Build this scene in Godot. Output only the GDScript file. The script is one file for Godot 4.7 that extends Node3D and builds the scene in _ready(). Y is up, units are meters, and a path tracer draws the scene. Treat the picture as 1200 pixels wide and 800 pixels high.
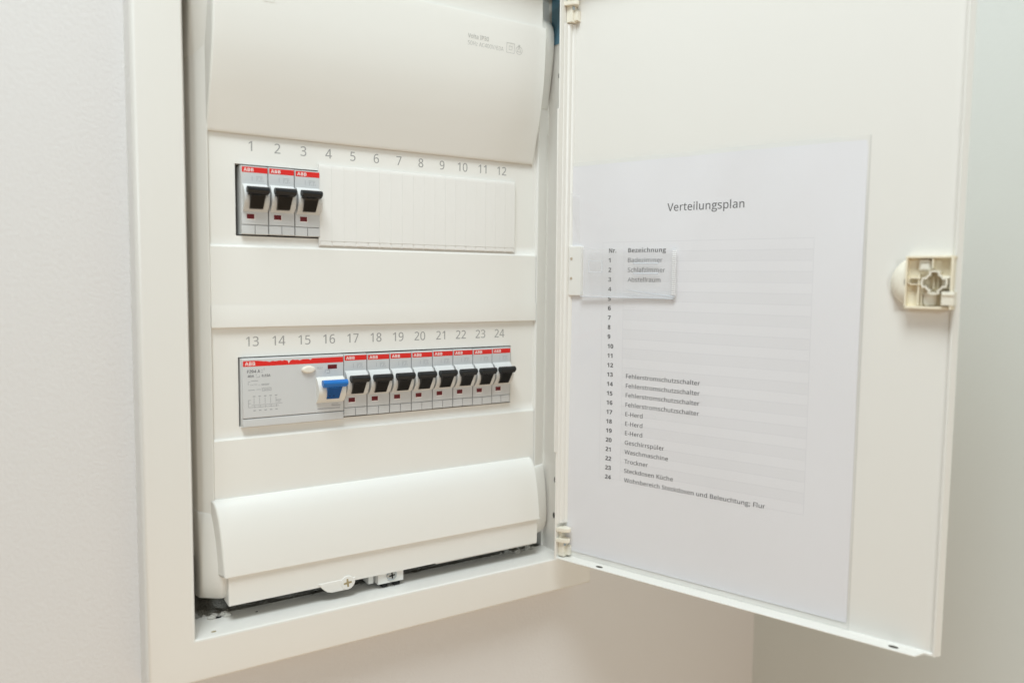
extends Node3D

# Millimetres are used throughout; MM turns them into metres.
# Origin: top left corner of the upper device opening in the front cover; x right, y up, z towards the room.
const MM := 0.001
const WALL_Z := 8.0
const FRONT_Z := 29.0

var used := {}
var rng := RandomNumberGenerator.new()
var M := {}
var cabinet: Node3D

# ---------------------------------------------------------------- shapes
class Shape:
	var v := PackedVector3Array()      # triangles, counter-clockwise seen from outside
	var uv := PackedVector2Array()
	func tri(a: Vector3, b: Vector3, c: Vector3) -> void:
		v.append(a); v.append(b); v.append(c)
	func quad(a: Vector3, b: Vector3, c: Vector3, d: Vector3) -> void:
		tri(a, b, c); tri(a, c, d)
	func add(o: Shape, xf := Transform3D.IDENTITY) -> Shape:
		for p in o.v:
			v.append(xf * p)
		return self
	# prism over a counter-clockwise polygon (local x, y) from local z0 up to z1, its upper rim rounded by bev
	func prism(poly: Array, z0: float, z1: float, bev := 0.0, xf := Transform3D.IDENTITY, seg := 2, bottom := true) -> Shape:
		var n := poly.size()
		var rings := [[poly, z0]]
		if bev > 0.0:
			for k in range(seg + 1):
				var a := PI / 2 * k / seg
				rings.append([Shape.inset(poly, bev * (1.0 - cos(a))), z1 - bev * (1.0 - sin(a))])
		else:
			rings.append([poly, z1])
		for r in range(rings.size() - 1):
			for i in n:
				var j := (i + 1) % n
				var a0: Vector2 = rings[r][0][i]; var a1: Vector2 = rings[r][0][j]
				var b0: Vector2 = rings[r + 1][0][i]; var b1: Vector2 = rings[r + 1][0][j]
				quad(xf * Vector3(a0.x, a0.y, rings[r][1]), xf * Vector3(a1.x, a1.y, rings[r][1]), xf * Vector3(b1.x, b1.y, rings[r + 1][1]), xf * Vector3(b0.x, b0.y, rings[r + 1][1]))
		var top: Array = rings[-1][0]
		var idx := Geometry2D.triangulate_polygon(PackedVector2Array(top))
		for k in range(0, idx.size(), 3):
			var p0: Vector2 = top[idx[k]]; var p1: Vector2 = top[idx[k + 1]]; var p2: Vector2 = top[idx[k + 2]]
			if (p1 - p0).cross(p2 - p0) < 0.0:
				var s := p1; p1 = p2; p2 = s
			var zt: float = rings[-1][1]
			tri(xf * Vector3(p0.x, p0.y, zt), xf * Vector3(p1.x, p1.y, zt), xf * Vector3(p2.x, p2.y, zt))
		if bottom:
			idx = Geometry2D.triangulate_polygon(PackedVector2Array(poly))
			for k in range(0, idx.size(), 3):
				var p0: Vector2 = poly[idx[k]]; var p1: Vector2 = poly[idx[k + 1]]; var p2: Vector2 = poly[idx[k + 2]]
				if (p1 - p0).cross(p2 - p0) > 0.0:
					var s := p1; p1 = p2; p2 = s
				tri(xf * Vector3(p0.x, p0.y, z0), xf * Vector3(p1.x, p1.y, z0), xf * Vector3(p2.x, p2.y, z0))
		return self
	static func inset(poly: Array, d: float) -> Array:
		if d == 0.0:
			return poly
		var out := []
		var n := poly.size()
		for i in n:
			var p: Vector2 = poly[i]
			var e0: Vector2 = (p - poly[(i + n - 1) % n]).normalized()
			var e1: Vector2 = (poly[(i + 1) % n] - p).normalized()
			var n0 := Vector2(-e0.y, e0.x); var n1 := Vector2(-e1.y, e1.x)
			var m := (n0 + n1)
			m = m / maxf(m.length_squared() / 2.0, 0.25)
			out.append(p + m * d)
		return out
	func box(a: Vector3, b: Vector3, bev := 0.0, xf := Transform3D.IDENTITY) -> Shape:
		return prism([Vector2(a.x, a.y), Vector2(b.x, a.y), Vector2(b.x, b.y), Vector2(a.x, b.y)], a.z, b.z, bev, xf)
	# box rounded along every edge
	func pill(a: Vector3, b: Vector3, r: float) -> Shape:
		var c := (a + b) / 2; var h := (b - a) / 2 - Vector3(r, r, r)
		var rows := []
		var lat := [-90.0, -60.0, -30.0, -0.01, 0.01, 30.0, 60.0, 90.0]
		for k in lat.size():
			var la := deg_to_rad(lat[k])
			var ring := []
			for q in 4:
				for s in 4:
					var lo := deg_to_rad(q * 90.0 + s * 30.0)
					var sx: float = [1, -1, -1, 1][q]; var sy: float = [1, 1, -1, -1][q]
					ring.append(c + Vector3(sx * h.x + cos(lo) * cos(la) * r, sy * h.y + sin(lo) * cos(la) * r, (-h.z if k < 4 else h.z) + sin(la) * r))
			rows.append(ring)
		return loft(rows, true, true)
	# rings of points, counter-clockwise seen from the end they run towards
	func loft(rows: Array, closed: bool, caps := false) -> Shape:
		var n: int = rows[0].size()
		for r in range(rows.size() - 1):
			for i in (n if closed else n - 1):
				var j := (i + 1) % n
				quad(rows[r][i], rows[r][j], rows[r + 1][j], rows[r + 1][i])
		if caps:
			for e in [0, rows.size() - 1]:
				var c := Vector3.ZERO
				for p in rows[e]: c += p
				c /= n
				for i in n:
					var j := (i + 1) % n
					if e == 0: tri(c, rows[e][j], rows[e][i])
					else: tri(c, rows[e][i], rows[e][j])
		return self
	func mesh(crease := 38.0) -> ArrayMesh:
		var n := v.size() / 3
		var fn := PackedVector3Array(); fn.resize(n)
		var at := {}
		for i in n:
			var w := (v[i * 3 + 1] - v[i * 3]).cross(v[i * 3 + 2] - v[i * 3])
			fn[i] = w
			for k in 3:
				var key := Vector3i((v[i * 3 + k] * 200.0).round())
				if not at.has(key): at[key] = PackedInt32Array()
				at[key].append(i)
		var lim := cos(deg_to_rad(crease))
		var pos := PackedVector3Array(); var nor := PackedVector3Array(); var tex := PackedVector2Array()
		for i in n:
			if fn[i].length_squared() < 1e-14:
				continue
			var own := fn[i].normalized()
			for k in [0, 2, 1]:
				var p := v[i * 3 + k]
				var s := Vector3.ZERO
				for f in at[Vector3i((p * 200.0).round())]:
					if fn[f].length_squared() > 1e-14 and fn[f].normalized().dot(own) > lim:
						s += fn[f]
				pos.append(p * 0.001); nor.append(s.normalized() if s.length_squared() > 0 else own)
				if uv.size() == v.size(): tex.append(uv[i * 3 + k])
		var arr := []
		arr.resize(Mesh.ARRAY_MAX)
		arr[Mesh.ARRAY_VERTEX] = pos; arr[Mesh.ARRAY_NORMAL] = nor
		if tex.size() == pos.size(): arr[Mesh.ARRAY_TEX_UV] = tex
		var m := ArrayMesh.new()
		m.add_surface_from_arrays(Mesh.PRIMITIVE_TRIANGLES, arr)
		return m

func sh() -> Shape: return Shape.new()
func V(x: float, y: float, z: float) -> Vector3: return Vector3(x, y, z)
func P(x: float, y: float) -> Vector2: return Vector2(x, y)

# prism axes: a profile in (y, z) pulled along x: local x -> z, local y -> y reversed order handled by basis
func along_x(x0: float) -> Transform3D:      # local (a, b, c) -> world (x0 + c, a, b)
	return Transform3D(Basis(Vector3(0, 1, 0), Vector3(0, 0, 1), Vector3(1, 0, 0)), Vector3(x0, 0, 0))
func along_y(y0: float) -> Transform3D:      # local (a, b, c) -> world (b, y0 + c, a)
	return Transform3D(Basis(Vector3(0, 0, 1), Vector3(1, 0, 0), Vector3(0, 1, 0)), Vector3(0, y0, 0))

func disc(cx: float, cy: float, r: float, n := 24, ry := -1.0) -> Array:
	var a := []
	for i in n:
		a.append(Vector2(cx + cos(TAU * i / n) * r, cy + sin(TAU * i / n) * (ry if ry > 0.0 else r)))
	return a

func rounded(x0: float, y0: float, x1: float, y1: float, r: float, n := 4, which := [1, 1, 1, 1]) -> Array:
	# corners: bottom right, top right, top left, bottom left
	var a := []
	var c := [[x1 - r, y0 + r, -90], [x1 - r, y1 - r, 0], [x0 + r, y1 - r, 90], [x0 + r, y0 + r, 180]]
	var k := [[x1, y0], [x1, y1], [x0, y1], [x0, y0]]
	for q in 4:
		if which[q] == 0:
			a.append(Vector2(k[q][0], k[q][1])); continue
		for i in n + 1:
			var t := deg_to_rad(c[q][2] + 90.0 * i / n)
			a.append(Vector2(c[q][0] + cos(t) * r, c[q][1] + sin(t) * r))
	return a

# ---------------------------------------------------------------- objects
func numbered(n: String, parent: Node) -> String:
	var key := str(parent.get_instance_id()) + n
	var c: int = used.get(key, -1) + 1
	used[key] = c
	return n if c == 0 else "%s_%03d" % [n, c]

func obj(called: String, s: Variant, m: Material, parent: Node = self, crease := 38.0) -> MeshInstance3D:
	var o := MeshInstance3D.new()
	o.name = numbered(called, parent)
	o.mesh = s.mesh(crease) if s is Shape else s
	o.material_override = m
	o.cast_shadow = GeometryInstance3D.SHADOW_CASTING_SETTING_ON
	parent.add_child(o, true)
	return o

func thing(called: String, label: String, category: String, at: Vector3, group := "") -> Node3D:
	var o := Node3D.new()
	o.name = numbered(called, self)
	add_child(o, true)
	o.position = at * MM
	tag(o, label, category, group)
	return o

func tag(o: Node, label: String, category: String, group := "") -> void:
	o.set_meta("label", label)
	o.set_meta("category", category)
	if group != "": o.set_meta("group", group)

# ---------------------------------------------------------------- lettering
var fonts := {}
func font(kind: String) -> Font:
	if not fonts.has(kind):
		var f := SystemFont.new()
		f.font_names = PackedStringArray(["Droid Serif" if kind == "serif" else "Droid Sans"])
		if kind == "bold": f.font_weight = 700
		fonts[kind] = f
	return fonts[kind]

# lettering in mm: x from 0 (left), y from the base line; squeezed to width w if w > 0; h is the height of a capital
func letters(t: String, h: float, w := 0.0, kind := "sans", slant := 0.0, depth := 0.04) -> Shape:
	var tm := TextMesh.new()
	tm.text = t; tm.font = font(kind); tm.font_size = 64; tm.pixel_size = 0.01; tm.depth = 0.01
	tm.curve_step = 2.0
	tm.horizontal_alignment = HORIZONTAL_ALIGNMENT_LEFT
	tm.vertical_alignment = VERTICAL_ALIGNMENT_CENTER
	var cap := TextMesh.new()
	cap.text = "H"; cap.font = tm.font; cap.font_size = 64; cap.pixel_size = 0.01; cap.depth = 0.01
	cap.vertical_alignment = VERTICAL_ALIGNMENT_CENTER
	var cb := cap.get_aabb()
	var arr := tm.get_mesh_arrays()
	var pos: PackedVector3Array = arr[Mesh.ARRAY_VERTEX]
	var ind = arr[Mesh.ARRAY_INDEX]
	var x0 := INF; var x1 := -INF
	for p in pos:
		x0 = minf(x0, p.x); x1 = maxf(x1, p.x)
	var ky := h / cb.size.y
	var kx := w / (x1 - x0) if w > 0.0 else ky
	var s := Shape.new()
	var order := range(pos.size()) if ind == null or ind.size() == 0 else Array(ind)
	for k in range(0, order.size(), 3):
		var q := []
		for e in [0, 2, 1]:
			var p: Vector3 = pos[order[k + e]]
			var yy := (p.y - cb.position.y) * ky
			q.append(Vector3((p.x - x0) * kx + yy * slant, yy, depth if p.z > 0.0 else -0.02))
		s.tri(q[0], q[1], q[2])
	return s

func printed(s: Shape, t: String, x: float, y: float, z: float, h: float, w := 0.0, kind := "sans", centre := false, depth := 0.04) -> void:
	var l := letters(t, h, w, kind, 0.0, depth)
	var dx := x
	if centre:
		var m := 0.0
		for p in l.v: m = maxf(m, p.x)
		dx -= m / 2
	s.add(l, Transform3D(Basis(), Vector3(dx, y, z)))

# ---------------------------------------------------------------- materials
func noise(freq: float, sd: int, octaves := 3, size := 512) -> NoiseTexture2D:
	var f := FastNoiseLite.new()
	f.noise_type = FastNoiseLite.TYPE_SIMPLEX_SMOOTH
	f.seed = sd; f.frequency = freq; f.fractal_octaves = octaves
	var t := NoiseTexture2D.new()
	t.width = size; t.height = size; t.seamless = true; t.noise = f
	return t

func mat(c: Color, rough: float, spec := 0.5) -> StandardMaterial3D:
	var m := StandardMaterial3D.new()
	m.albedo_color = c; m.roughness = rough; m.metallic_specular = spec
	m.cull_mode = BaseMaterial3D.CULL_DISABLED
	return m

func grained(m: StandardMaterial3D, tile: float, depth_cm: float, freq: float, sd: int, octaves := 3) -> StandardMaterial3D:
	m.uv1_triplanar = true
	m.uv1_world_triplanar = true
	m.uv1_scale = Vector3.ONE / tile
	m.heightmap_enabled = true
	m.heightmap_scale = depth_cm
	m.heightmap_texture = noise(freq, sd, octaves)
	return m

func make_materials() -> void:
	M.wall = grained(mat(Color(0.862, 0.850, 0.839), 0.7, 0.3), 0.10, 0.010, 0.06, 4, 2)
	M.side_wall = grained(mat(Color(0.832, 0.838, 0.815), 0.45, 0.4), 0.12, 0.004, 0.05, 9, 2)
	M.steel = grained(mat(Color(0.895, 0.882, 0.855), 0.3), 0.09, 0.0015, 0.05, 12, 2)
	M.door = grained(mat(Color(0.90, 0.888, 0.86), 0.32), 0.09, 0.0015, 0.05, 13, 2)
	M.plastic = grained(mat(Color(0.90, 0.89, 0.865), 0.42), 0.03, 0.0012, 0.12, 21, 2)
	for q in [[M.door, 52], [M.plastic, 53]]:      # uneven sheen, as wiped and handled surfaces have
		var wear := noise(0.006, q[1], 2)
		var ramp := Gradient.new()
		ramp.set_color(0, Color(0.90, 0.90, 0.90)); ramp.set_color(1, Color.WHITE)
		wear.color_ramp = ramp
		q[0].roughness_texture = wear
		q[0].roughness_texture_channel = BaseMaterial3D.TEXTURE_CHANNEL_RED
	M.blank = mat(Color(0.90, 0.89, 0.87), 0.5)
	M.cream = mat(Color(0.925, 0.885, 0.79), 0.4)
	M.hinge = mat(Color(0.915, 0.89, 0.825), 0.35)
	M.grey = mat(Color(0.825, 0.825, 0.815), 0.45)
	M.face = grained(mat(Color(0.795, 0.795, 0.79), 0.5), 0.02, 0.0006, 0.12, 31, 2)
	M.black = mat(Color(0.06, 0.065, 0.075), 0.38)
	M.blue = mat(Color(0.07, 0.43, 0.74), 0.33)
	M.red = mat(Color(0.86, 0.13, 0.10), 0.45)
	M.window = mat(Color(0.40, 0.06, 0.09), 0.25)
	M.white_print = mat(Color(0.92, 0.88, 0.86), 0.5)
	M.print = mat(Color(0.60, 0.60, 0.61), 0.6)
	M.print_faint = mat(Color(0.69, 0.69, 0.69), 0.6)
	M.print_dark = mat(Color(0.40, 0.40, 0.41), 0.6)
	M.number = mat(Color(0.61, 0.605, 0.595), 0.6)
	M.ink = mat(Color(0.25, 0.245, 0.25), 0.7)
	M.ink_soft = mat(Color(0.33, 0.325, 0.33), 0.7)
	M.hollow = mat(Color(0.05, 0.048, 0.045), 0.8)
	M.mortar = grained(mat(Color(0.76, 0.745, 0.71), 0.95, 0.2), 0.05, 0.1, 0.05, 41, 4)
	M.inside = mat(Color(0.74, 0.72, 0.68), 0.7)
	M.film = mat(Color(0.42, 0.58, 0.66), 0.35)
	M.zinc = mat(Color(0.72, 0.76, 0.79), 0.28); M.zinc.metallic = 1.0
	M.brass = mat(Color(0.62, 0.56, 0.42), 0.45)
	var clear := mat(Color(1, 1, 1, 0.035), 0.04, 0.5)
	clear.transparency = BaseMaterial3D.TRANSPARENCY_ALPHA
	M.clear = clear
	var sleeve := mat(Color(1, 1, 1, 0.05), 0.06, 0.35)
	sleeve.transparency = BaseMaterial3D.TRANSPARENCY_ALPHA
	M.sleeve = sleeve
	var edge := mat(Color(0.88, 0.90, 0.92, 0.5), 0.3, 0.5)
	edge.transparency = BaseMaterial3D.TRANSPARENCY_ALPHA
	M.edge = edge
	# the sheet's printed table: pale bands and hairlines, 2 pixels per millimetre
	var im := Image.create(840, 1188, false, Image.FORMAT_RGB8)
	im.fill(Color(0.893, 0.885, 0.89))
	var px := 4.0
	for r in 25:
		var y0 := int((57.3 + r * 7.06) * px)
		if r % 2 == 1:
			im.fill_rect(Rect2i(int(46.5 * px), y0, int(134.5 * px), int(7.06 * px)), Color(0.880, 0.871, 0.876))
		im.fill_rect(Rect2i(int(46.5 * px), y0, int(134.5 * px), 1), Color(0.835, 0.826, 0.832))
	for x in [28.3, 46.5, 181.0]:
		im.fill_rect(Rect2i(int(x * px), int(57.3 * px), 1, int(25 * 7.06 * px)), Color(0.835, 0.826, 0.832))
	im.fill_rect(Rect2i(int(28.3 * px), int(57.3 * px), int(152.7 * px), 1), Color(0.835, 0.826, 0.832))
	im.fill_rect(Rect2i(int(28.3 * px), int((57.3 + 25 * 7.06) * px), int(152.7 * px), 1), Color(0.835, 0.826, 0.832))
	im.generate_mipmaps()
	M.paper = mat(Color.WHITE, 0.8, 0.3)
	M.paper.albedo_texture = ImageTexture.create_from_image(im)

# ================================================================ scene
func _ready() -> void:
	rng.seed = 7
	# camera
	var cam := Camera3D.new()
	cam.name = "camera"
	add_child(cam)
	cam.position = V(-125.05, -72.35, 523.88) * MM
	cam.rotation_order = EULER_ORDER_YXZ
	cam.rotation = Vector3(-0.0791, -0.5734, 0.0110)
	cam.near = 0.02
	cam.far = 30.0
	cam.current = true
	var lens := CameraAttributesPhysical.new()
	lens.frustum_focal_length = 27.46
	lens.frustum_focus_distance = 0.56
	lens.exposure_aperture = 4.0
	lens.frustum_near = 0.02
	lens.frustum_far = 30.0
	cam.attributes = lens
	cam.fov = rad_to_deg(2.0 * atan(400.0 / 915.44))

	# room light
	var we := WorldEnvironment.new()
	we.name = "environment"
	var env := Environment.new()
	env.background_mode = Environment.BG_COLOR
	env.background_color = Color(0.855, 0.85, 0.83)
	env.background_energy_multiplier = 0.25
	env.tonemap_mode = Environment.TONE_MAPPER_LINEAR
	env.tonemap_exposure = 1.08
	env.sdfgi_enabled = true
	env.ssao_enabled = true
	env.ssil_enabled = true
	we.environment = env
	add_child(we)
	lamp("ceiling_lamp", V(-300, 1130, 570), V(100, -60, 0), 560, 560, Color(0.935, 0.98, 1.0), 1.78)
	lamp("hall_lamp", V(-1150, 540, 2800), V(60, 0, 0), 200, 200, Color(0.93, 0.98, 1.0), 1.6)
	lamp("floor_bounce", V(-100, -1000, 800), V(0, 0, 100), 1200, 1200, Color(1.0, 0.83, 0.62), 0.44)

	make_materials()
	walls()
	build_cabinet()
	for k in 3:
		breaker(k, 2.9 + 17.45 * k, 0.0, ["first of the three circuit breakers in the upper row, beside the dark gap", "middle one of the three circuit breakers in the upper row", "third circuit breaker of the upper row, beside the ribbed blanking strip"][k], "circuit breakers in the upper row")
	rcd()
	var lab := ["black-levered circuit breaker directly right of the blue-levered switch", "second circuit breaker right of the blue-levered switch, under number 18", "third circuit breaker right of the blue-levered switch, under number 19", "fourth circuit breaker right of the blue-levered switch, under number 20", "fifth circuit breaker right of the blue-levered switch, under number 21", "third circuit breaker from the right end of the lower row, under number 22", "last but one circuit breaker of the lower row, under number 23", "last circuit breaker at the right end of the lower row"]
	for k in 8:
		breaker(k + 3, 71.1 + 17.4 * k, -125.0, lab[k], "circuit breakers in the lower row")
	paper_sheet()

func lamp(called: String, at: Vector3, to: Vector3, w: float, h: float, c: Color, e: float) -> void:
	var l := AreaLight3D.new()
	l.name = called
	add_child(l)
	l.area_size = Vector2(w, h) * MM
	l.area_normalize_energy = true
	l.light_color = c
	l.light_energy = e
	l.shadow_enabled = true
	l.set("area_range", 12.0)
	l.position = at * MM
	var d := (to - at).normalized()
	l.basis = Basis.looking_at(d, Vector3.UP if absf(d.y) < 0.95 else Vector3.BACK)

# ---------------------------------------------------------------- walls
func walls() -> void:
	var s := sh()
	# opening for the recessed box: x -46..254, y -312..163
	for r in [[-1600, -1700, -46, 1400], [256, -1700, 508, 1400], [-46, -1700, 256, -312], [-46, 163, 256, 1400]]:
		s.quad(V(r[0], r[1], WALL_Z), V(r[2], r[1], WALL_Z), V(r[2], r[3], WALL_Z), V(r[0], r[3], WALL_Z))
	var e := [V(-46, -312, 0), V(256, -312, 0), V(256, 163, 0), V(-46, 163, 0)]
	for i in 4:
		var a: Vector3 = e[i]; var b: Vector3 = e[(i + 1) % 4]
		s.quad(a + V(0, 0, WALL_Z), b + V(0, 0, WALL_Z), b + V(0, 0, -80), a + V(0, 0, -80))
	for r in [[-1600, -1700, 508, 1400]]:
		s.quad(V(r[0], r[1], -90), V(r[0], r[3], -90), V(r[2], r[3], -90), V(r[2], r[1], -90))
	var w := obj("wall", s, M.wall)
	w.set_meta("kind", "structure")
	w.set_meta("label", "white painted plaster wall with fine orange-peel grain behind the cabinet")
	s = sh()
	s.box(V(508, -1700, -90), V(560, 1400, 2200))
	w = obj("side_wall", s, M.side_wall)
	w.set_meta("kind", "structure")
	w.set_meta("label", "plain pale wall at right, behind the open door")

# ---------------------------------------------------------------- cabinet
func ring_sweep(profile: Array, inner: Array) -> Shape:
	# profile: [outward distance from the inner opening, z]; inner: x0, y0, x1, y1
	var s := sh()
	var rows := []
	for p in profile:
		var d: float = p[0]
		rows.append([V(inner[0] - d, inner[1] - d, p[1]), V(inner[2] + d, inner[1] - d, p[1]), V(inner[2] + d, inner[3] + d, p[1]), V(inner[0] - d, inner[3] + d, p[1])])
	for r in range(rows.size() - 1):
		for i in 4:
			var j := (i + 1) % 4
			s.quad(rows[r][i], rows[r][j], rows[r + 1][j], rows[r + 1][i])
	return s

func build_cabinet() -> void:
	cabinet = thing("distribution_board", "open white flush-mounted electrical distribution cabinet with two device rows and a door", "fuse box", V(0, 0, 0))
	var s: Shape
	# frame: outer skirt, rounded rim, front, rounded inner edge, jamb going back
	var prof := [[28.4, WALL_Z - 1], [28.0, 24.5]]
	for k in range(1, 6):
		var a := PI / 2 * k / 5
		prof.append([28.0 - 3.2 * (1 - cos(a)), 24.5 + 4.3 * sin(a)])
	prof.append_array([[15.0, 29.2], [1.6, 29.0]])
	for k in range(1, 5):
		var a := PI / 2 * k / 4
		prof.append([1.6 - 1.6 * sin(a), 29.0 - 1.6 * (1 - cos(a))])
	prof.append([0.0, -1.0])
	prof.append([-0.3, -3.0])
	var inner := [-35.0, -296.0, 248.5, 152.0]
	var frame := obj("mounting_frame", ring_sweep(prof, inner), M.steel, cabinet, 50.0)
	s = sh()
	s.box(V(246.6, -296, -14), V(249.5, 152, -3.0), 0.3)
	obj("box_flange", s, M.plastic, cabinet)
	s = sh()
	s.box(V(-37.0, -258, -21), V(-26.0, 152, -17.4), 0.3)
	obj("box_flange", s, M.plastic, cabinet)
	# jamb slots on the hinge side and drill holes in the ledge
	for y in [[122.0, 11.0], [89.0, 12.5], [-236.0, 15.0], [-266.0, 14.0]]:
		s = sh()
		s.prism(disc(0, 0, 1.3, 16, 2.4), 0, 0.25, 0.0, Transform3D(Basis(V(0, 0, 1), V(0, 1, 0), V(-1, 0, 0)), V(248.4, y[0], y[1] - 1.5)))
		obj("slot_hole", s, M.hollow, frame)
	for q in [[-23.0, 22.0, 1.6], [-16.0, 2.0, 2.2], [8.0, 6.0, 0.8]]:
		s = sh()
		s.prism(disc(0, 0, q[2], 14, q[2] * 0.6), 0, 0.2, 0.0, Transform3D(Basis(V(1, 0, 0), V(0, 0, -1), V(0, 1, 0)), V(q[0], -295.95, q[1])))
		obj("drill_hole", s, M.brass if q[0] < -20.0 else M.hollow, frame)
	# protective film left in the upper corner
	s = sh()
	s.box(V(248.1, 114, -0.5), V(248.35, 151.5, 11))
	s.box(V(228, 151.4, -1), V(248.1, 151.7, 20))
	obj("protective_film", s, M.film, cabinet).set_meta("label", "blue remnant of protective film in the upper corner")
	# box recessed in the wall
	s = sh()
	var b := [-37.0, -304.0, 250.5, 156.0]
	var e := [V(b[0], b[1], 0), V(b[2], b[1], 0), V(b[2], b[3], 0), V(b[0], b[3], 0)]
	for i in 4:
		var p: Vector3 = e[i]; var q: Vector3 = e[(i + 1) % 4]
		s.quad(p + V(0, 0, -78), p + V(0, 0, -6), q + V(0, 0, -6), q + V(0, 0, -78))
	s.quad(e[0] + V(0, 0, -78), e[1] + V(0, 0, -78), e[2] + V(0, 0, -78), e[3] + V(0, 0, -78))
	obj("back_box", s, M.inside, cabinet)
	# rough mortar along the bottom of the box and its ragged rim on the ledge
	s = sh()
	var f := FastNoiseLite.new()
	f.seed = 3; f.frequency = 0.11; f.fractal_octaves = 4
	var nx := 150; var nz := 18
	for i in nx:
		for k in nz:
			var q := []
			for d in [[0, 0], [1, 0], [1, 1], [0, 1]]:
				var x: float = -36.5 + 281.0 * (i + d[0]) / nx
				var kk: float = float(k + d[1]) / nz
				var rim := -1.6 + 2.2 * f.get_noise_2d(x * 0.55, 90.0) + (7.0 if x > 215.0 and x < 238.0 else 0.0) * f.get_noise_2d(x * 1.7, 5.0)
				var z := lerpf(-72.0, rim, kk)
				var y := -298.6 + 3.0 * f.get_noise_2d(x * 0.6, z) + 3.2 * smoothstep(0.9, 1.0, kk) + 14.0 * smoothstep(0.75, 0.0, kk)
				q.append(V(x, minf(y, -295.4 + 0.9 * f.get_noise_2d(x, z * 2.0)), z))
			s.quad(q[0], q[3], q[2], q[1])
	obj("mortar_bed", s, M.mortar, cabinet, 60.0)
	s = sh()
	for k in 16:
		var x := rng.randf_range(205, 240) if k < 10 else rng.randf_range(-33, -10)
		var z := rng.randf_range(-6, 3)
		var r := rng.randf_range(0.8, 2.4)
		lump(s, V(x, -296.0 + r * 0.3, z), r)
	obj("plaster_crumbs", s, M.mortar, cabinet, 60.0).set_meta("kind", "stuff")

	build_cover()
	build_door()

func lump(s: Shape, c: Vector3, r: float) -> void:
	var rows := []
	for k in 5:
		var la := lerpf(-1.5, 1.5, k / 4.0)
		var ring := []
		for i in 7:
			var lo := TAU * i / 7
			var q := r * rng.randf_range(0.75, 1.2)
			ring.append(c + V(cos(lo) * cos(la) * q * 1.4, sin(la) * q * 0.7, -sin(lo) * cos(la) * q))
		rows.append(ring)
	s.loft(rows, true, true)

# curve through points, for hood outlines: (y, z) list
func smooth_curve(pts: Array, per := 6) -> Array:
	var out := []
	for i in range(pts.size() - 1):
		var p0: Vector2 = pts[maxi(i - 1, 0)]; var p1: Vector2 = pts[i]; var p2: Vector2 = pts[i + 1]; var p3: Vector2 = pts[mini(i + 2, pts.size() - 1)]
		for k in per:
			out.append(p1.cubic_interpolate(p2, p0, p3, float(k) / per))
	out.append(pts[-1])
	return out

# shell pulled along x: outer curve (y, z) from one end to the other, closed on the plate; both ends rounded by r
func shell(curve: Array, x0: float, x1: float, back: float, r: float, draft := 0.0, lift := 0.0, from_y := 0.0) -> Shape:
	var s := sh()
	var n := curve.size()
	var steps := []
	for k in 4: steps.append([r * (1 - cos(PI / 2 * k / 3)), r * (1 - sin(PI / 2 * k / 3))])   # [x in, depth below]
	var rows := []
	var st := []
	st.append([0.0, -1.0])
	for k in range(0, 4): st.append([r * (1.0 - cos(PI / 2 * k / 3.0)), r * (1.0 - sin(PI / 2 * k / 3.0))])
	for side in [0, 1]:
		var list := st.duplicate()
		if side == 1: list.reverse()
		for q in list:
			var row := []
			for i in n:
				var p: Vector2 = curve[i]
				var t: Vector2 = (curve[mini(i + 1, n - 1)] - curve[maxi(i - 1, 0)]).normalized()
				var out := Vector2(t.y, -t.x)
				if out.y < 0 and absf(out.y) > absf(out.x): out = -out
				var z := p.y; var y := p.x
				if q[1] < 0.0: z = back + (lift * clampf((y - from_y) / 60.0, 0.0, 1.0))
				else:
					z = maxf(p.y - q[1] * absf(out.y), back)
					y = p.x - q[1] * out.x * 0.8
				var x: float = (x0 + q[0]) if side == 0 else (x1 - q[0])
				var dz := (18.0 - z) * draft
				x += -dz if side == 0 else 0.0
				row.append(V(x, y, z))
			rows.append(row)
	for k in range(rows.size() - 1):
		for i in n - 1:
			s.quad(rows[k][i], rows[k + 1][i], rows[k + 1][i + 1], rows[k][i + 1])
	# closing faces at the two ends of the curve
	for i in [0, n - 1]:
		var pts := []
		for k in rows.size(): pts.append(rows[k][i])
		for k in range(1, pts.size() - 2):
			s.quad(pts[k], pts[k + 1], V(pts[k + 1].x, pts[k + 1].y, back), V(pts[k].x, pts[k].y, back))
	return s

# swollen end of a side rail: its sloping outer facet steps forward by d and falls back at the ends
func bulge(list: Array, side: float) -> Shape:
	var s := sh()
	var rows := []
	for q in list:
		var d: float = q[1]
		var o := [P(-9.0, -16.0), P(-9.0, 3.4 + d), P(-13.4, 3.4 + d), P(-14.8, 3.1 + d), P(-16.2, 2.2 + d), P(-25.0, -4.8 + d * 0.9), P(-25.9, -6.2 + d * 0.9), P(-26.4, -8.2 + d * 0.9), P(-26.7, -16.0)]
		if side > 0.0:
			o = [P(247.1, -16.0), P(247.0, -4.6 + d * 0.9), P(246.5, -2.8 + d * 0.9), P(245.2, -1.5 + d * 0.9), P(236.0, 2.4 + d), P(234.6, 3.1 + d), P(233.2, 3.4 + d), P(228.0, 3.4 + d), P(228.0, -16.0)]
		var ring := []
		for p in o: ring.append(V(p.x, q[0], p.y))
		rows.append(ring)
	if rows[0][0].y > rows[1][0].y: rows.reverse()
	for r in rows: r.reverse()
	return s.loft(rows, true, true)

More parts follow.
